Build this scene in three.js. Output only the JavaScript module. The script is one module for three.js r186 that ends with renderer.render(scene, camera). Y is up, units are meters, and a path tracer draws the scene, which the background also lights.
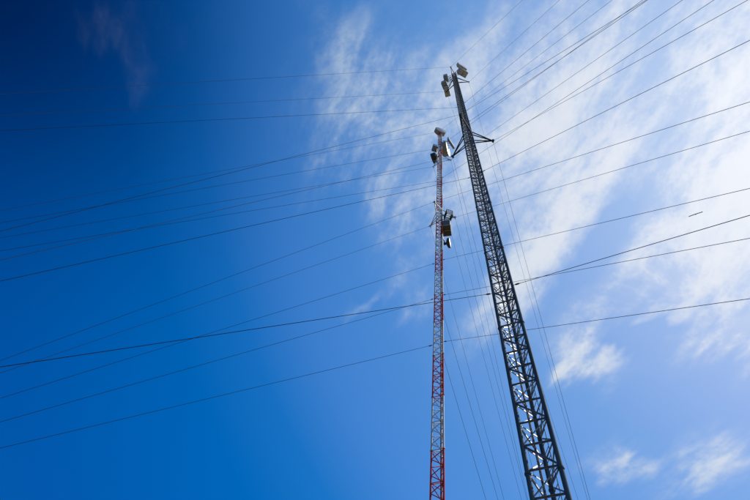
import * as THREE from 'three';
import { ImprovedNoise } from 'three/addons/math/ImprovedNoise.js';
import { mergeGeometries } from 'three/addons/utils/BufferGeometryUtils.js';

// ---------------------------------------------------------------- camera
// World: x right, y up, z towards the viewer; an azimuth a points to (sin a, -cos a).
// The masts' plumb lines meet in the photograph at ZENITH; with the focal length that fixes how the camera is turned.
const FOCAL = 480, PW = 750, PH = 500, ZENITH = [440.8, 17], EYE = new THREE.Vector3(0, 1.6, 0);
const V = (x, y, z) => new THREE.Vector3(x, y, z), rad = THREE.MathUtils.degToRad;
const scene = new THREE.Scene();
const up_c = V(ZENITH[0] - PW / 2, PH / 2 - ZENITH[1], -FOCAL).normalize();
const ahead_c = V(0, 0, -1).addScaledVector(up_c, up_c.z).normalize();
const right_c = V(0, 0, 0).crossVectors(ahead_c, up_c);
const toWorld = (c) => V(right_c.dot(c), up_c.dot(c), -ahead_c.dot(c));
const camera = new THREE.PerspectiveCamera(2 * Math.atan(PH / 2 / FOCAL) * 180 / Math.PI, PW / PH, 0.1, 20000);
camera.position.copy(EYE);
camera.quaternion.setFromRotationMatrix(new THREE.Matrix4().makeBasis(toWorld(V(1, 0, 0)), toWorld(V(0, 1, 0)), toWorld(V(0, 0, 1))));
scene.add(camera);
const rayOf = ([x, y]) => toWorld(V(x - PW / 2, PH / 2 - y, -FOCAL)).normalize();         // direction seen at a pixel of the photograph
const atHeight = (p, h) => { const r = rayOf(p); return EYE.clone().addScaledVector(r, (h - EYE.y) / r.y); };   // the point h metres above the ground seen there
const polar = (az, r = 1) => V(Math.sin(rad(az)) * r, 0, -Math.cos(rad(az)) * r);

const renderer = new THREE.WebGLRenderer({ antialias: true });
renderer.toneMapping = THREE.LinearToneMapping;
renderer.toneMappingExposure = 1;
renderer.shadowMap.enabled = true;

// ---------------------------------------------------------------- sun and sky
const SUN_AZ = 94, SUN_EL = 53;
const sunDir = polar(SUN_AZ, Math.cos(rad(SUN_EL))).setY(Math.sin(rad(SUN_EL)));
const sun = new THREE.DirectionalLight(new THREE.Color(1, 0.95, 0.87), 4.5);
sun.position.copy(sunDir).multiplyScalar(300).add(V(6, 50, -14)); sun.target.position.set(6, 50, -14);
sun.castShadow = true; sun.shadow.mapSize.set(4096, 4096);
Object.assign(sun.shadow.camera, { left: -80, right: 80, top: 80, bottom: -80, near: 10, far: 700 });
scene.add(sun, sun.target);

function makeSky() {
  const W = 4096, H = 2048, data = new Float32Array(W * H * 4), noise = new ImprovedNoise(), N = (x, y, z) => noise.noise(x, y, z);
  const clamp = THREE.MathUtils.clamp, ss = (x, a, b) => { const t = clamp((x - a) / (b - a), 0, 1); return t * t * (3 - 2 * t); };
  // clear air by the angle from the sun (degrees): radiance of red, green, blue
  const air = [[0, 0.62, 0.72, 0.93], [14, 0.46, 0.60, 0.90], [28, 0.26, 0.43, 0.80], [35, 0.165, 0.355, 0.745], [48, 0.075, 0.258, 0.665], [56, 0.05, 0.218, 0.625], [63, 0.009, 0.158, 0.535], [70, 0, 0.125, 0.47], [85, 0, 0.098, 0.42], [100, 0.001, 0.1, 0.41], [130, 0.02, 0.15, 0.47], [180, 0.04, 0.18, 0.5]];
  // the sky is deepest a right angle from the sun, opposite it
  const deep = polar(SUN_AZ + 180 + 2, Math.cos(rad(46))).setY(Math.sin(rad(46)));
  // high clouds lie on a level sheet, one unit up: a direction (x, y, z) meets it at (x / y, -z / y)
  const sheet = (p) => { const r = rayOf(p); return [r.x / r.y, -r.z / r.y]; };
  const banks = [];   // soft patches of cloud cover: centre, half axes and turn as read in the photograph, cover
  const bank = (x, y, a, b, turn, amount) => {
    const [cx, cy] = sheet([x, y]), t = rad(turn), e = 4;
    const d = (ux, uy) => { const [p, q] = sheet([x + ux * e, y - uy * e]); return [(p - cx) / e, (q - cy) / e]; };
    const A = d(Math.cos(t), Math.sin(t)).map((v) => v * a), B = d(-Math.sin(t), Math.cos(t)).map((v) => v * b), det = A[0] * B[1] - A[1] * B[0];
    banks.push([cx, cy, B[1] / det, -B[0] / det, -A[1] / det, A[0] / det, amount]);
  };
  BANKS.forEach((b) => bank(...b));
  const su = Math.cos(rad(-80)), sv = Math.sin(rad(-80));   // the wind that draws the streaks
  for (let row = 0; row < H; row++) {
    const el = ((row + 0.5) / H - 0.5) * Math.PI, y = Math.sin(el), ce = Math.cos(el);
    if (el < -0.02) { for (let k = row * W * 4, n = k + W * 4; k < n; k += 4) { data[k] = 0.16; data[k + 1] = 0.2; data[k + 2] = 0.27; data[k + 3] = 1; } continue; }
    for (let col = 0; col < W; col++) {
      const az = ((col + 0.5) / W - 0.5) * 2 * Math.PI, x = Math.cos(az) * ce, z = Math.sin(az) * ce, k = (row * W + col) * 4;
      const g = Math.acos(clamp(x * sunDir.x + y * sunDir.y + z * sunDir.z, -1, 1)) * 180 / Math.PI;
      let i = 1; while (g > air[i][0]) i++;
      const t = (g - air[i - 1][0]) / (air[i][0] - air[i - 1][0]);
      const dd = Math.acos(clamp(x * deep.x + y * deep.y + z * deep.z, -1, 1)) * 180 / Math.PI, dark = 1 - DEEP * Math.exp(-((dd / DEEP_W) ** 2));
      const low = Math.exp(-Math.max(0, y) * 14);   // whiter air near the horizon
      let r = THREE.MathUtils.lerp(air[i - 1][1], air[i][1], t) * dark * dark, gr = THREE.MathUtils.lerp(air[i - 1][2], air[i][2], t) * dark ** 1.25, b = THREE.MathUtils.lerp(air[i - 1][3], air[i][3], t) * dark;
      const thick = Math.min(1 / Math.max(y, 0.25), 2.2) - 1.3, near = 1 - 0.9 * ss(g, 55, 85);   // more air to look through lower down
      r *= 1 + 0.6 * thick * near; gr *= 1 + 0.3 * thick * near; b *= 1 + 0.2 * thick * near;
      r += (0.42 - r) * low; gr += (0.55 - gr) * low; b += (0.72 - b) * low;
      if (y > 0.1) {
        const u = x / y, v = -z / y, al0 = u * su + v * sv, ac0 = -u * sv + v * su;
        // the edges of the banks are drawn out into fibres along the wind
        const pull = 0.07 * N(al0 * 3, ac0 * 13, 61) + 0.04 * N(al0 * 9, ac0 * 34, 71) + 0.018 * N(al0 * 26, ac0 * 80, 81), side = 0.026 * N(al0 * 9, ac0 * 9, 91) + 0.012 * N(al0 * 30, ac0 * 30, 95);
        const pu = u + su * pull - sv * side, pv = v + sv * pull + su * side;
        let cover = 0;
        for (const [cx, cy, a, bb, c, d, m] of banks) {
          const p = pu - cx, q = pv - cy, s = a * p + bb * q, w = c * p + d * q, e = s * s + w * w;
          if (e < 9) cover += m * Math.exp(-e);
        }
        // clouds go on beyond the frame on the sunny side
        const far = ss(u * 0.95 + v * -0.3, 0.9, 1.4);
        if (far > 0) cover = Math.max(cover, far * clamp(0.55 + 0.9 * N(u * 0.9 + 4, v * 0.9, 7), 0, 1));
        if (cover > 0.001) {
          // streaks: noise drawn out along the wind, bent by slower noise
          const wx = u + 0.07 * N(u * 2.1, v * 2.1, 1.5) + 0.025 * N(u * 6, v * 6, 2.5), wy = v + 0.07 * N(u * 2.1, v * 2.1, 9.5) + 0.025 * N(u * 6, v * 6, 8.5);
          const along = wx * su + wy * sv, across = -wx * sv + wy * su;
          let n = 0, amp = 1, fr = 6.5, tot = 0;
          for (let o = 0; o < 7; o++) { n += amp * N(along * fr * (0.24 + 0.11 * o), across * fr, 3.1 * o + 20); tot += amp; amp *= 0.72; fr *= 1.95; }
          n = clamp(0.5 + n / tot * 1.9, 0, 1);
          let puff = 0; amp = 1; fr = 11;
          for (let o = 0; o < 5; o++) { puff += amp * N(wx * fr, wy * fr, 40 + o * 5); amp *= 0.66; fr *= 2.05; }
          n = clamp(n + 0.18 * puff, 0, 1.2);
          const alpha = 0.97 * (1 - Math.exp(-2.1 * cover * (0.16 + 1.9 * n * n + 0.1 * n)));
          const lit = 0.56 + 0.5 * Math.exp(-g / 46), cr = 0.93 * lit * (0.64 + 0.345 * Math.exp(-((g / 66) ** 3))), cg = 0.95 * lit, cb = 1.02 * (lit * 0.92 + 0.08);
          r += (cr - r) * alpha; gr += (cg - gr) * alpha; b += (cb - b) * alpha;
        }
      }
      data[k] = r; data[k + 1] = gr; data[k + 2] = b; data[k + 3] = 1;
    }
  }
  const tex = new THREE.DataTexture(data, W, H, THREE.RGBAFormat, THREE.FloatType);
  tex.mapping = THREE.EquirectangularReflectionMapping; tex.magFilter = tex.minFilter = THREE.LinearFilter; tex.needsUpdate = true;
  return tex;
}
const DEEP = 0.82, DEEP_W = 26;
const BANKS = [
  [620, 130, 160, 110, 30, 0.17], [690, 240, 100, 90, 30, 0.14], [450, 135, 80, 62, 30, 0.10],
  // the thin veil round the mast heads
  [398, 110, 62, 52, 20, 0.26], [345, 75, 18, 58, 12, 0.15], [364, 140, 18, 44, -32, 0.24], [405, 195, 42, 28, -50, 0.22], [470, 150, 70, 60, 30, 0.30],
  [425, 240, 28, 12, 55, 0.14], [405, 275, 10, 24, -35, 0.16], [378, 296, 20, 6, 20, 0.09], [412, 306, 16, 12, 40, 0.14],
  // streaks beyond the grey mast
  [530, 115, 60, 62, 50, 0.38], [542, 250, 84, 20, 52, 0.95], [590, 185, 60, 26, 50, 0.30], [515, 295, 24, 18, 50, 0.25], [600, 60, 70, 46, 35, 0.34], [640, 25, 50, 22, 45, 0.2], [555, 15, 30, 12, 30, 0.08], [655, 135, 32, 50, -30, 0.14],
  // the bright bank on the sunny side
  [745, 90, 56, 95, -20, 1.6], [708, 195, 60, 40, 35, 0.95], [692, 262, 66, 40, 25, 1.1], [755, 235, 50, 60, 0, 0.8], [742, 325, 24, 36, 20, 1.0], [690, 325, 12, 26, -30, 0.35], [640, 250, 20, 20, 30, 0.3],
  [618, 225, 70, 20, 48, -0.5], [668, 125, 60, 16, 50, -0.32], [640, 330, 60, 16, 15, -0.25],
  // puffs low down
  [584, 350, 22, 26, 60, 1.3], [575, 312, 40, 12, 20, 0.24], [545, 338, 22, 12, 30, 0.16], [622, 463, 24, 15, -10, 0.5], [622, 446, 7, 14, 0, 0.24], [708, 466, 30, 17, 12, 0.42], [715, 446, 14, 12, 30, 0.2],
  // wisps in the deep blue
  [106, 40, 42, 9, -55, 0.009], [146, 62, 26, 9, -72, 0.009], [125, 45, 44, 22, -55, 0.004], [190, 30, 50, 24, 0, 0.004],
];
const skyTexture = makeSky();
scene.background = skyTexture; scene.environment = skyTexture;

// ---------------------------------------------------------------- helpers
const taken = {};
const numbered = (name) => { const n = taken[name] = (taken[name] ?? -1) + 1; return n ? `${name}_${String(n).padStart(3, '0')}` : name; };
let seed = 7; const rnd = () => { seed = (seed * 1664525 + 1013904223) >>> 0; return seed / 4294967296; };
function thing(name, label, category, group, kind) {
  const o = new THREE.Group(); o.name = numbered(name); Object.assign(o.userData, { label, category }); if (group) o.userData.group = group; if (kind) o.userData.kind = kind;
  scene.add(o); return o;
}
function mesh(name, geometry, material, parent) {
  const m = new THREE.Mesh(geometry, material); m.name = name; m.castShadow = m.receiveShadow = true; (parent ?? scene).add(m); return m;
}
function sub(name, parent) { const g = new THREE.Group(); g.name = name; parent.add(g); return g; }
// matrix that lays the unit y axis from a to b, its z axis near n
function between(a, b, n = V(0, 1, 0.013), stretch = true) {
  const d = b.clone().sub(a), L = d.length(), y = d.clone().divideScalar(L), x = V(0, 0, 0).crossVectors(y, n).normalize(), z = V(0, 0, 0).crossVectors(x, y);
  return new THREE.Matrix4().makeBasis(x, stretch ? d : y, z).setPosition(a);
}
function rod(name, a, b, r, material, parent, sides = 8) {
  const L = a.distanceTo(b), m = mesh(name, new THREE.CylinderGeometry(r, r, L, sides).translate(0, L / 2, 0), material, parent);
  m.applyMatrix4(between(a, b, Math.abs(b.y - a.y) > 0.98 * L ? V(1, 0, 0) : undefined, false)); return m;
}
// a mottled grey texture: zinc, weathered paint
function mottle(base, spread, fine, sizeU = 256, sizeV = 256) {
  const n = new ImprovedNoise(), d = new Uint8Array(sizeU * sizeV * 4);
  for (let j = 0; j < sizeV; j++) for (let i = 0; i < sizeU; i++) {
    let s = 0; for (let o = 0, a = 1, f = fine; o < 5; o++, a *= 0.6, f *= 2.1) s += a * n.noise(i / sizeU * f, j / sizeV * f, o * 7 + base[0] * 9);
    for (let c = 0; c < 3; c++) d[(j * sizeU + i) * 4 + c] = THREE.MathUtils.clamp(Math.round(255 * Math.pow(Math.max(0, base[c] * (1 + spread * s)), 1 / 2.2)), 0, 255);
    d[(j * sizeU + i) * 4 + 3] = 255;
  }
  const t = new THREE.DataTexture(d, sizeU, sizeV); t.colorSpace = THREE.SRGBColorSpace; t.wrapS = t.wrapT = THREE.RepeatWrapping; t.magFilter = t.minFilter = THREE.LinearFilter; t.needsUpdate = true; return t;
}
const paint = (base, spread, roughness, metalness = 0, fine = 6) => new THREE.MeshStandardMaterial({ map: mottle(base, spread, fine), roughness, metalness });
const M = {
  steel: paint([0.04, 0.08, 0.105], 0.5, 0.85), zinc: paint([0.31, 0.325, 0.34], 0.5, 0.54, 0.85), dark: paint([0.035, 0.04, 0.045], 0.4, 0.5, 0.3), galv: paint([0.4, 0.41, 0.42], 0.3, 0.5, 0.4),
  red: paint([0.5, 0.022, 0.034], 0.35, 0.8), white: paint([0.56, 0.56, 0.55], 0.35, 0.75), radome: paint([0.8, 0.79, 0.74], 0.12, 0.45), shell: paint([0.34, 0.32, 0.28], 0.3, 0.5), tan: paint([0.66, 0.65, 0.61], 0.25, 0.55), teal: paint([0.4, 0.46, 0.48], 0.3, 0.5), blue: paint([0.3, 0.4, 0.5], 0.2, 0.4),
  sheet: new THREE.MeshPhysicalMaterial({ color: new THREE.Color().setRGB(0.86, 0.92, 0.96), roughness: 0.9, transmission: 0.8, thickness: 0 }),
  cable: new THREE.MeshStandardMaterial({ color: new THREE.Color().setRGB(0.022, 0.04, 0.06), roughness: 0.8, metalness: 0 }),
  rubber: new THREE.MeshStandardMaterial({ color: new THREE.Color().setRGB(0.025, 0.025, 0.027), roughness: 0.6 }),
  feather: new THREE.MeshStandardMaterial({ color: new THREE.Color().setRGB(0.03, 0.025, 0.02), roughness: 0.8 }),
  brown: paint([0.13, 0.1, 0.06], 0.35, 0.6),
  soil: paint([0.075, 0.066, 0.038], 0.5, 0.95, 0, 9),
};
M.soil.map.repeat.set(400, 400);

// ---------------------------------------------------------------- ground (below the frame, lights the undersides)
const ground = mesh('ground', new THREE.CircleGeometry(4000, 96).rotateX(-Math.PI / 2), M.soil);
Object.assign(ground.userData, { kind: 'structure', label: 'dry grassy ground round the feet of the masts', category: 'ground' });

// ---------------------------------------------------------------- masts
const LEG_AZ = [38, 158, 278], TIP_AZ = [98, 218, 338];
function footOf(pixel, distance) { const r = rayOf(pixel).setY(0).normalize(); return r.multiplyScalar(distance); }
const GREY = footOf([436.9 + 0.23 * 500, 500], 11.4), BANDED = footOf([440.9 - 0.0045 * 500, 500], 20);
function angleBar(length, w, t) {   // an L profile along y, corner on the axis
  const s = new THREE.Shape([[0, 0], [w, 0], [w, t], [t, t], [t, w], [0, w]].map(([x, y]) => new THREE.Vector2(x - w / 3, y - w / 3)));
  return new THREE.ExtrudeGeometry(s, { depth: length, bevelEnabled: false }).rotateX(-Math.PI / 2).rotateY(Math.PI);
}
function starArm(mast, foot, r, legR, h, tip, spread, rodR, material) {
  for (let i = 0; i < 3; i++) {
    const arm = sub('star_arm', mast), end = foot.clone().add(polar(TIP_AZ[i], tip)).setY(h);
    for (const leg of [LEG_AZ[i], LEG_AZ[(i + 1) % 3]]) for (const dy of spread) rod('strut', foot.clone().add(polar(leg, r)).setY(h + dy), end, rodR, material, arm);
    const plate = mesh('tip_plate', new THREE.BoxGeometry(rodR * 5, rodR * 7, rodR * 3), material, arm); plate.position.copy(end); plate.rotation.y = -rad(TIP_AZ[i]);
  }
}

// the grey mast: tube legs, angle bracing with a level bar at every joint
{
  const mast = thing('lattice_mast', 'tall grey steel lattice mast with dark tube legs, thicker of the two masts', 'mast');
  const W = 0.86, R = W / Math.sqrt(3), LEG = 0.068, BAY = 0.8275, J0 = 10.91, TOP = 111, K1 = Math.floor((TOP - J0) / BAY);
  const leg = (i, y) => GREY.clone().add(polar(LEG_AZ[i % 3], R)).setY(y);
  const section = BAY * 8, cyl = new THREE.CylinderGeometry(LEG, LEG, section - 0.03, 14).translate(0, section / 2, 0), flangeG = new THREE.CylinderGeometry(LEG * 1.3, LEG * 1.3, 0.05, 14), capG = new THREE.CylinderGeometry(LEG, LEG, 1, 14).translate(0, 0.5, 0);
  for (let i = 0; i < 3; i++) for (let y = J0 - BAY * 16 - 0.1, n = 0; y < TOP; y += section, n++) {
    const h0 = Math.max(0, y), h1 = Math.min(TOP, y + section);
    const m = mesh('leg_section', h1 - h0 > section - 0.01 ? cyl : capG, M.steel, mast); m.position.copy(leg(i, h0)); if (h1 - h0 <= section - 0.01) m.scale.y = h1 - h0;
    if (n && y < TOP) { const f = mesh('flange', flangeG, M.steel, mast); f.position.copy(leg(i, y)); }
  }
  const diagL = Math.hypot(W, BAY) - 0.02, diagG = angleBar(diagL, 0.043, 0.006), barG = angleBar(W - 0.08, 0.045, 0.006), rest = [];
  const face = (i) => { const a = LEG_AZ[i], b = LEG_AZ[(i + 1) % 3]; return polar(a).add(polar(b)).normalize(); };
  const fit = (a, b, L) => { const d = b.clone().sub(a), s = (d.length() - L) / 2; return a.clone().addScaledVector(d.normalize(), s); };
  for (let i = 0; i < 3; i++) {
    const n = face(i), flip = i === 1 ? 1 : 0;   // which leg of each face has the even joints
    for (let k = -13; k <= K1; k++) {
      const y = J0 + k * BAY, single = k >= -3 && k <= 60;
      const a = leg(i, y), b = leg(i + 1, y), even = ((k % 2) + 2) % 2 === 0;
      const c = even !== !!flip ? [leg(i, y), leg(i + 1, y + BAY)] : [leg(i + 1, y), leg(i, y + BAY)];
      if (i === 1) { if (even) { c[0] = leg(1, y); c[1] = leg(2, y + BAY); } else { c[0] = leg(2, y); c[1] = leg(1, y + BAY); } }
      const jobs = [['horizontal_bar', barG, between(fit(a, b, W - 0.08), b, n, false)]];
      if (k < K1) jobs.push(['diagonal_bar', diagG, between(fit(c[0], c[1], diagL).addScaledVector(n, 0.02), c[1].clone().addScaledVector(n, 0.02), n, false)]);
      for (const [name, g, mat] of jobs) if (single) mesh(name, g, M.zinc, mast).applyMatrix4(mat); else rest.push(g.clone().applyMatrix4(mat));
    }
  }
  const far = mesh('upper_bracing', mergeGeometries(rest), M.zinc, mast); far.userData.kind = 'stuff';
  starArm(mast, GREY, R, LEG, 50.63, 2.45, [-0.5, 0.8], 0.055, M.dark);
  starArm(mast, GREY, R, LEG, 99.5, 2.58, [-0.4, 0.9], 0.05, M.dark);
  // feeder cables on the inner side of one face
  for (let j = 0; j < 2; j++) { const p = GREY.clone().add(polar(338, 0.15)).add(polar(68, (j - 0.5) * 0.045 - 0.02)); rod('feeder_cable', p.clone().setY(0.3), p.clone().setY(104), 0.021, M.rubber, mast); }
  // ladder
  const ladder = sub('ladder', mast), lc = GREY.clone().add(polar(115, 0.17)), rungs = [];
  for (const s of [-1, 1]) { const p = lc.clone().add(polar(8, 0.17 * s)); rod('rail', p.clone().setY(0.3), p.clone().setY(108), 0.011, M.steel, ladder, 6); }
  const rungGeo = new THREE.CylinderGeometry(0.009, 0.009, 0.34, 6).rotateX(Math.PI / 2).rotateY(-rad(8));
  for (let y = 0.6; y < 108; y += 0.3) if (y > 8 && y < 30) { mesh('rung', rungGeo, M.steel, ladder).position.copy(lc).setY(y); } else rungs.push(rungGeo.clone().translate(lc.x, y, lc.z));
  mesh('upper_rungs', mergeGeometries(rungs), M.steel, ladder).userData.kind = 'stuff';
}

// the red and white mast: slimmer, zigzag bracing, painted in bands
const BAND = 3.85, BAND0 = 19.4, isRed = (y) => ((Math.floor((y - BAND0) / BAND) % 2) + 2) % 2 === 1;
{
  const mast = thing('lattice_mast', 'slim lattice mast painted in red and white bands, carrying dishes', 'mast');
  const W = 0.66, R = W / Math.sqrt(3), LEG = 0.05, STEP = BAND / 8, J0 = 17.41, TOP = 96.5;
  const leg = (i, y) => BANDED.clone().add(polar(LEG_AZ[i % 3], R)).setY(y);
  const cyl = new THREE.CylinderGeometry(LEG, LEG, BAND - 0.02, 12).translate(0, BAND / 2, 0), flangeG = new THREE.CylinderGeometry(LEG * 1.5, LEG * 1.5, 0.06, 12), capG = new THREE.CylinderGeometry(LEG, LEG, 1, 12).translate(0, 0.5, 0);
  for (let i = 0; i < 3; i++) for (let y = BAND0 - 6 * BAND; y < TOP; y += BAND) {
    const h0 = Math.max(0, y), h1 = Math.min(TOP, y + BAND), m = mesh('leg_section', h1 - h0 > BAND - 0.01 ? cyl : capG, isRed((h0 + h1) / 2) ? M.red : M.white, mast);
    m.position.copy(leg(i, h0)); if (h1 - h0 <= BAND - 0.01) m.scale.y = h1 - h0;
    if (y > 0) mesh('flange', flangeG, isRed(y + 0.2) ? M.red : M.white, mast).position.copy(leg(i, y));
  }
  const L = Math.hypot(W, STEP), bar = new THREE.CylinderGeometry(0.024, 0.024, L, 7).translate(0, L / 2, 0), level = new THREE.CylinderGeometry(0.021, 0.021, W, 7).translate(0, W / 2, 0), rest = { red: [], white: [] };
  const K0 = -Math.floor(J0 / STEP), K1 = Math.floor((TOP - J0) / STEP) - 1;
  for (let i = 0; i < 3; i++) {
    const n = polar(LEG_AZ[i]).add(polar(LEG_AZ[(i + 1) % 3])).normalize();
    for (let k = K0; k <= K1; k++) {
      const y = J0 + k * STEP, even = ((k % 2) + 2) % 2 === 0, single = k >= -6 && k < 93;
      const [a, b] = even ? [leg(i, y), leg(i + 1, y + STEP)] : [leg(i + 1, y), leg(i, y + STEP)];
      if (single) mesh('diagonal_bar', bar, isRed(y + STEP / 2) ? M.red : M.white, mast).applyMatrix4(between(a, b, n, false));
      else rest[isRed(y + STEP / 2) ? 'red' : 'white'].push(bar.clone().applyMatrix4(between(a, b, n, false)));
    }
    for (let y = BAND0 - 4 * BAND; y < TOP; y += BAND / 2) mesh('horizontal_bar', level, isRed(y + 0.1) ? M.red : M.white, mast).applyMatrix4(between(leg(i, y), leg(i + 1, y), n, false));
  }
  for (const c of ['red', 'white']) mesh(`upper_${c}_bracing`, mergeGeometries(rest[c]), M[c], mast).userData.kind = 'stuff';
  starArm(mast, BANDED, R, LEG, 52.2, 1.7, [-0.6, 0.9], 0.04, M.galv);
  starArm(mast, BANDED, R, LEG, 76.3, 1.67, [-0.6, 0.7], 0.035, M.galv);
  for (let j = 0; j < 5; j++) { const p = BANDED.clone().add(polar(98, 0.1)).add(polar(8, (j - 2) * 0.05 - 0.03)); rod('feeder_cable', p.clone().setY(0.3), p.clone().setY(88 - j * 3), 0.017, M.rubber, mast, 6); }
}

// ---------------------------------------------------------------- guy wires
// Each wire leaves a star tip or a leg of its mast. The photograph fixes the upright plane it lies in (a second pixel on it);
// its foot is where that plane meets the ground at the radius of the inner or outer ring of anchors.
const ORD = ['topmost', 'second highest', 'third highest', 'fourth highest', 'fifth highest', 'sixth highest', 'seventh highest', 'eighth highest', 'lowest'];
function guy(mastFoot, at, pixel, ring, radius, label, group, fitting) {
  const a = at.clone(), r0 = a.clone().sub(EYE).normalize(), r1 = rayOf(pixel), n = V(0, 0, 0).crossVectors(r0, r1).normalize(), e = V(0, 0, 0).crossVectors(n, r0);
  const t = Math.atan2(r0.y, -e.y), u = r0.clone().multiplyScalar(Math.cos(t)).addScaledVector(e, Math.sin(t));       // where the plane meets the horizon
  const p0 = V(n.x, 0, n.z).multiplyScalar(n.y * EYE.y / (n.x * n.x + n.z * n.z)), q = p0.clone().sub(mastFoot), b = q.dot(u);
  const foot = p0.addScaledVector(u, -b + Math.sqrt(b * b - q.lengthSq() + ring * ring)).setY(0.05);
  const o = thing('guy_wire', label, 'guy wire', group), d = foot.clone().sub(a).normalize();
  rod('cable', a, foot, radius, M.cable, o, 6);
  // the end fitting: a clevis and a spindle-shaped insulator
  const s = fitting, prof = [[0.0, 0], [0.35, 0.02], [0.4, 0.15], [0.75, 0.2], [1, 0.3], [1, 0.62], [0.7, 0.7], [0.4, 0.78], [0.3, 1], [0, 1]].map(([x, y]) => new THREE.Vector2(x * s * 0.085, y * s));
  const g = mesh('end_fitting', new THREE.LatheGeometry(prof, 8), M.dark, o);
  g.applyMatrix4(between(a.clone().addScaledVector(d, 0.04), foot, undefined, false));
}
const tipOf = (foot, i, r, h) => foot.clone().add(polar(TIP_AZ[i], r)).setY(h), legOf = (foot, i, r, h) => foot.clone().add(polar(LEG_AZ[i], r)).setY(h);
const heightOn = (foot, pixel) => { const r = rayOf(pixel); return EYE.y + r.y / Math.hypot(r.x, r.z) * Math.hypot(foot.x, foot.z); };
{
  const S = 50.6, T = 99.5, tip = (i, h) => tipOf(GREY, i, h === T ? 2.58 : 2.45, h), leg = (i, y) => legOf(GREY, i, 0.55, heightOn(GREY, [436.9 + 0.23 * y, y]));
  const sets = [
    ['running off past the red and white mast', 'grey mast guys past the banded mast', [
      [tip(1, T), [0, 94], 61], [tip(2, T), [0, 115.5], 61], [leg(2, 108), [0, 130.8], 61], [tip(1, S), [0, 231.5], 30], [tip(2, S), [0, 260.5], 30], [leg(2, 178.5), [0, 281.5], 30], [leg(2, 295.5), [0, 367.5], 30]]],
    ['running off away from the banded mast', 'grey mast guys away from the banded mast', [
      [tip(1, T), [522.4, 0], 61], [tip(0, T), [559.6, 0], 61], [leg(1, 106.5), [588.8, 0], 61], [tip(1, S), [646.2, 0], 30], [leg(1, 125.5), [647.6, 0], 40], [tip(0, S), [748, 0], 30], [leg(1, 177), [750, 40.3], 30], [leg(1, 293.5), [750, 215.4], 30]]],
    ['dropping steeply behind the mast', 'grey mast guys behind it', [
      [tip(0, T), [587.5, 500], 61], [tip(2, T), [578, 500], 61], [tip(0, S), [590, 500], 30], [tip(2, S), [498, 334], 30]]],
  ];
  for (const [where, group, list] of sets) list.forEach(([a, p, ring], i) => guy(GREY, a, p, ring, ring > 31 ? 0.014 : 0.011, `${ORD[i]} guy wire of the grey mast ${where}`, group, 0.42));
}
{
  const S = 52.2, T = 76.3, tip = (i, h) => tipOf(BANDED, i, h === T ? 1.67 : 1.7, h), leg = (i, y) => legOf(BANDED, i, 0.42, heightOn(BANDED, [440.9 - 0.0045 * y, y]));
  const sets = [
    ['running off away from the grey mast', 'banded mast guys away from the grey mast', [
      [leg(2, 132.3), [0, 210.7], 62], [tip(1, T), [0, 223], 62], [tip(2, T), [0, 238], 62], [leg(2, 181.5), [0, 251], 62], [tip(1, S), [0, 361], 36], [tip(2, S), [0, 373.5], 36], [leg(2, 264), [0, 398.7], 36], [leg(2, 299.5), [0, 422.4], 36], [leg(2, 346), [0, 448.6], 36]]],
    ['running off past the grey mast', 'banded mast guys past the grey mast', [
      [leg(1, 131), [612, 0], 62], [tip(1, T), [642.8, 0], 62], [tip(0, T), [682.5, 0], 62], [leg(1, 180.5), [714, 0], 62], [tip(1, S), [750, 102], 36], [tip(0, S), [750, 131.2], 36], [leg(1, 263), [750, 188.6], 36], [leg(1, 298.5), [750, 238.5], 36], [leg(1, 345.5), [750, 299], 36]]],
    ['dropping steeply behind the masts', 'banded mast guys behind it', [
      [tip(0, T), [512, 430], 62], [tip(2, T), [521.5, 500], 62], [tip(0, S), [527, 500], 36], [tip(2, S), [504, 500], 36], [leg(0, 303), [498, 500], 36], [leg(0, 346), [486, 500], 36]]],
  ];
  for (const [where, group, list] of sets) list.forEach(([a, p, ring], i) => guy(BANDED, a, p, ring, ring > 37 ? 0.014 : 0.011, `${ORD[i]} guy wire of the banded mast ${where}`, group, 0.45));
}

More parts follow.
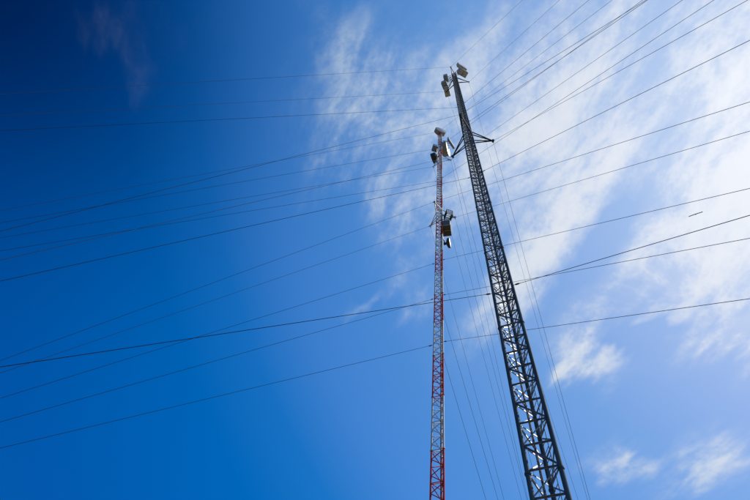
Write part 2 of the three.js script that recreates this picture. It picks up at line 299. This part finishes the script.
// ---------------------------------------------------------------- antennas on the grey mast's head
function panelAntenna(label, pa, pb, h, depth, tall, mastFoot, material = M.radome) {
  const a = atHeight(pa, h), b = atHeight(pb, h), d = b.clone().sub(a), L = d.length(), mid = a.clone().add(b).multiplyScalar(0.5);
  const o = thing('panel_antenna', label, 'antenna', 'panel antennas on the mast heads'); o.position.copy(mid); o.rotation.y = -Math.atan2(d.z, d.x);
  const s = new THREE.Shape(), w = L / 2, e = depth / 2, c = Math.min(0.08, e * 0.5);
  s.moveTo(-w + c, -e); s.lineTo(w - c, -e); s.quadraticCurveTo(w, -e, w, -e + c); s.lineTo(w, e - c); s.quadraticCurveTo(w, e, w - c, e); s.lineTo(-w + c, e); s.quadraticCurveTo(-w, e, -w, e - c); s.lineTo(-w, -e + c); s.quadraticCurveTo(-w, -e, -w + c, -e);
  mesh('housing', new THREE.ExtrudeGeometry(s, { depth: tall, bevelEnabled: true, bevelSize: 0.02, bevelThickness: 0.02, bevelSegments: 1, curveSegments: 3 }).rotateX(-Math.PI / 2), material, o);
  const rim = mesh('base_frame', mergeGeometries([[0, -e, L, 0.07], [0, e, L, 0.07]].map(([x, z, lx, lz]) => new THREE.BoxGeometry(lx, 0.09, lz).translate(x, -0.05, z)).concat([[-w, 0], [w, 0], [0, 0]].map(([x]) => new THREE.BoxGeometry(0.07, 0.09, depth).translate(x, -0.05, 0)))), M.shell, o);
  const back = mastFoot.clone().sub(mid).setY(0), len = back.length(); back.divideScalar(len).applyAxisAngle(V(0, 1, 0), -o.rotation.y);
  for (const y of [0.25, tall - 0.3]) rod('bracket', V(0, y, 0), back.clone().multiplyScalar(len - 0.2).setY(y), 0.05, M.dark, o);
  jumper(o, V(L * 0.2, -0.05, 0), back.clone().multiplyScalar(len - 0.15).setY(0.1), 0.5);
  return rim;
}
function jumper(o, a, b, sag) {
  const c = new THREE.CatmullRomCurve3([a, a.clone().lerp(b, 0.3).add(V(0, -sag, 0)), a.clone().lerp(b, 0.7).add(V(0, -sag * 0.9, 0)), b]);
  mesh('jumper_cable', new THREE.TubeGeometry(c, 12, 0.025, 5), M.rubber, o);
}
const greyLegs = (az) => GREY.clone().add(polar(az, 0.5));
panelAntenna('flat pale box antenna, outer one of the stacked pair at the grey mast\'s head', [457.6, 65.2], [466, 70.6], 106.5, 0.6, 4.2, greyLegs(158));
panelAntenna('deep pale box antenna, inner one of the stacked pair at the grey mast\'s head', [458.6, 70.8], [466.6, 75.4], 104.5, 1.1, 3.6, greyLegs(158), M.tan);
panelAntenna('small teal panel antenna at the grey mast\'s head, highest of three in a row', [445.2, 75.8], [446.6, 81.8], 105, 0.8, 3, greyLegs(278), M.teal);
panelAntenna('teal panel antenna at the grey mast\'s head, middle of three in a row', [443.4, 82.4], [445.8, 88.4], 103, 1.0, 3, greyLegs(278), M.teal);
panelAntenna('brownish panel antenna at the grey mast\'s head, lowest of three in a row', [446, 87.4], [448, 96.4], 101, 0.95, 3, greyLegs(278), M.tan);

// ---------------------------------------------------------------- dishes and boxes on the red and white mast
function drumDish(label, center, axis, R, deep, mount, faceMat = M.radome, shellMat = M.shell) {
  const o = thing('microwave_dish', label, 'dish', 'dishes on the banded mast'); o.position.copy(center);
  o.quaternion.setFromUnitVectors(V(0, 1, 0), axis.clone().normalize());
  mesh('shroud', new THREE.LatheGeometry([[R * 0.97, -deep / 2], [R, -deep / 2], [R * 1.02, -deep / 2 + 0.03], [R, -deep / 2 + 0.06], [R, deep / 2 - 0.05], [R * 1.02, deep / 2 - 0.03], [R * 1.02, deep / 2], [R * 0.97, deep / 2]].map((p) => new THREE.Vector2(...p)), 32), shellMat, o);
  mesh('radome', new THREE.LatheGeometry([[0, 0.1 * R], [R * 0.4, 0.085 * R], [R * 0.75, 0.045 * R], [R * 0.97, 0]].map(([x, y]) => new THREE.Vector2(x, y + deep / 2 - 0.01)), 32), faceMat, o);
  mesh('reflector', new THREE.LatheGeometry([0, 0.2, 0.4, 0.6, 0.8, 0.97].map((t) => new THREE.Vector2(t * R, -deep / 2 - 0.34 * R * (1 - t * t))), 32), shellMat, o);
  const hub = mesh('hub', new THREE.CylinderGeometry(0.12, 0.16, 0.3, 12), M.dark, o); hub.position.y = -deep / 2 - 0.34 * R - 0.1;
  const to = mount.clone().sub(center).applyQuaternion(o.quaternion.clone().invert());
  rod('mount_pipe', V(0, -deep / 2 - 0.34 * R - 0.1, 0), to, 0.05, M.zinc, o);
  return o;
}
const bLeg = (az, y) => BANDED.clone().add(polar(az, 0.38)).setY(y);
{
  // axis of a dish whose mouth runs from pixel pa to pixel pb, facing the side of pixel pf
  const facing = (pa, pb, pf, h) => { const a = atHeight(pa, h), b = atHeight(pb, h), d = b.sub(a).normalize(), m = atHeight(pf, h).sub(a), n = V(-d.z, 0, d.x); return n.dot(m) > 0 ? n : n.negate(); };
  const mid = (pa, pb, h) => atHeight([(pa[0] + pb[0]) / 2, (pa[1] + pb[1]) / 2], h);
  const half = (pa, pb, h) => atHeight(pa, h).distanceTo(atHeight(pb, h)) / 2;
  let a = [434.8, 129.6], b = [445.6, 134];
  drumDish('dark drum dish with pale sunlit rim, highest on the banded mast', mid(a, b, 95.4), facing(a, b, [443, 125], 95.4).setY(-0.08), half(a, b, 95.4), 0.75, bLeg(158, 95));
  a = [443.2, 142.6]; b = [451, 156.5];
  drumDish('large drum dish with bright white face on the banded mast, towards the grey mast', mid(a, b, 85).add(V(-0.3, 0, 0)), facing(a, b, [455, 145], 85).applyAxisAngle(V(0, 1, 0), rad(14)).setY(-0.1), half(a, b, 85) * 0.95, 0.9, bLeg(158, 84.5));
  a = [431.8, 152]; b = [436.4, 164];
  drumDish('small drum dish on the banded mast, on the side away from the grey mast', mid(a, b, 77.6), facing(a, b, [425, 155], 77.6), half(a, b, 77.6) * 0.8, 0.7, bLeg(278, 77.6), M.blue, M.dark);
  a = [448, 238]; b = [450, 248];
  drumDish('small dish with sunlit rim, lowest on the banded mast', mid(a, b, 45.6), facing(a, b, [458, 241], 45.6), 0.52, 0.22, bLeg(158, 45.6), M.radome, M.dark);
}
panelAntenna('thin blue-grey panel antenna beside the bright white dish on the banded mast', [448, 139.5], [454, 148.5], 86, 0.3, 1.6, bLeg(158, 86), M.blue);
panelAntenna('brown box antenna hanging under the box cage on the banded mast', [446.2, 225], [447.4, 235.6], 47.6, 0.8, 1.2, bLeg(158, 47.6), M.brown);
panelAntenna('pale blue box antenna near the top of the banded mast, above the small dish', [432.5, 148], [437, 149.5], 79.5, 0.9, 1.1, bLeg(278, 79), M.blue);
{
  // the box cage: a framed basket of pale blue sheets
  const h = 51, a = atHeight([445.4, 217], h), b = atHeight([451.4, 219], h), d = b.clone().sub(a), L = d.length();
  const o = thing('antenna_cage', 'pale blue box cage with dark edges on the banded mast, above the brown dish', 'antenna'); o.position.copy(a.clone().add(b).multiplyScalar(0.5)); o.rotation.y = -Math.atan2(d.z, d.x);
  const w = L / 2, e = 0.45, H = 1.3, t = 0.028;
  for (const [x, z, lx, lz] of [[0, -e, L, 0.012], [0, e, L, 0.012], [-w, 0, 0.012, 2 * e], [w, 0, 0.012, 2 * e]]) mesh('side_sheet', new THREE.BoxGeometry(lx - 0.02, H - 0.1, lz - (lz > 0.1 ? 0.02 : 0)).translate(x, H / 2, z), M.sheet, o);
  mesh('top_sheet', new THREE.BoxGeometry(L - 0.03, 0.012, 2 * e - 0.03).translate(0, H - 0.02, 0), M.sheet, o);
  for (const x of [-w, w]) for (const z of [-e, e]) rod('frame_post', V(x, 0, z), V(x, H, z), t, M.dark, o);
  for (const y of [0, H]) { for (const z of [-e, e]) rod('frame_bar', V(-w, y, z), V(w, y, z), t, M.dark, o); for (const x of [-w, w]) rod('frame_bar', V(x, y, -e), V(x, y, e), t, M.dark, o); }
  const back = bLeg(158, h).sub(o.position).applyAxisAngle(V(0, 1, 0), -o.rotation.y); rod('bracket', V(-w, 0.3, 0), back.setY(0.3), 0.05, M.zinc, o);
}

// ---------------------------------------------------------------- bird
{
  const o = thing('bird', 'dark bird gliding with straight wings before the bright cloud', 'bird'), r = rayOf([695.5, 214.3]); o.position.copy(EYE).addScaledVector(r, 62);
  const side = rayOf([700.5, 212.6]).sub(rayOf([690.5, 216])).normalize(), z = r.clone(), y = V(0, 0, 0).crossVectors(z, side).normalize(); side.crossVectors(y, z);
  o.setRotationFromMatrix(new THREE.Matrix4().makeBasis(side, y, z));
  const pts = [[-0.32, 0], [-0.28, 0.03], [-0.2, 0.055], [0, 0.06], [0.15, 0.05], [0.25, 0.04], [0.31, 0.034], [0.36, 0.015], [0.39, 0]].map(([t, q]) => new THREE.Vector2(q, t));
  const body = new THREE.LatheGeometry(pts, 12).rotateX(Math.PI / 2), wing = (s) => {
    const sh = new THREE.Shape([[0, 0.12], [0.25, 0.17], [0.45, 0.14], [0.66, 0.02], [0.6, -0.02], [0.4, -0.07], [0.2, -0.11], [0, -0.12]].map(([x, q]) => new THREE.Vector2(x * s, q)));
    return new THREE.ExtrudeGeometry(sh, { depth: 0.05, bevelEnabled: true, bevelSize: 0.01, bevelThickness: 0.015, bevelSegments: 1 }).rotateX(Math.PI / 2).rotateZ(0.02 * s);
  };
  const tail = new THREE.ExtrudeGeometry(new THREE.Shape([[-0.03, -0.2], [0.03, -0.2], [0.1, -0.5], [-0.1, -0.5]].map((p) => new THREE.Vector2(...p))), { depth: 0.015, bevelEnabled: false }).rotateX(Math.PI / 2);
  const flat = (g) => { const q = g.index ? g.toNonIndexed() : g; return q; };
  mesh('body', mergeGeometries([body, wing(1), wing(-1), tail].map(flat)), M.feather, o);
}

renderer.render(scene, camera);
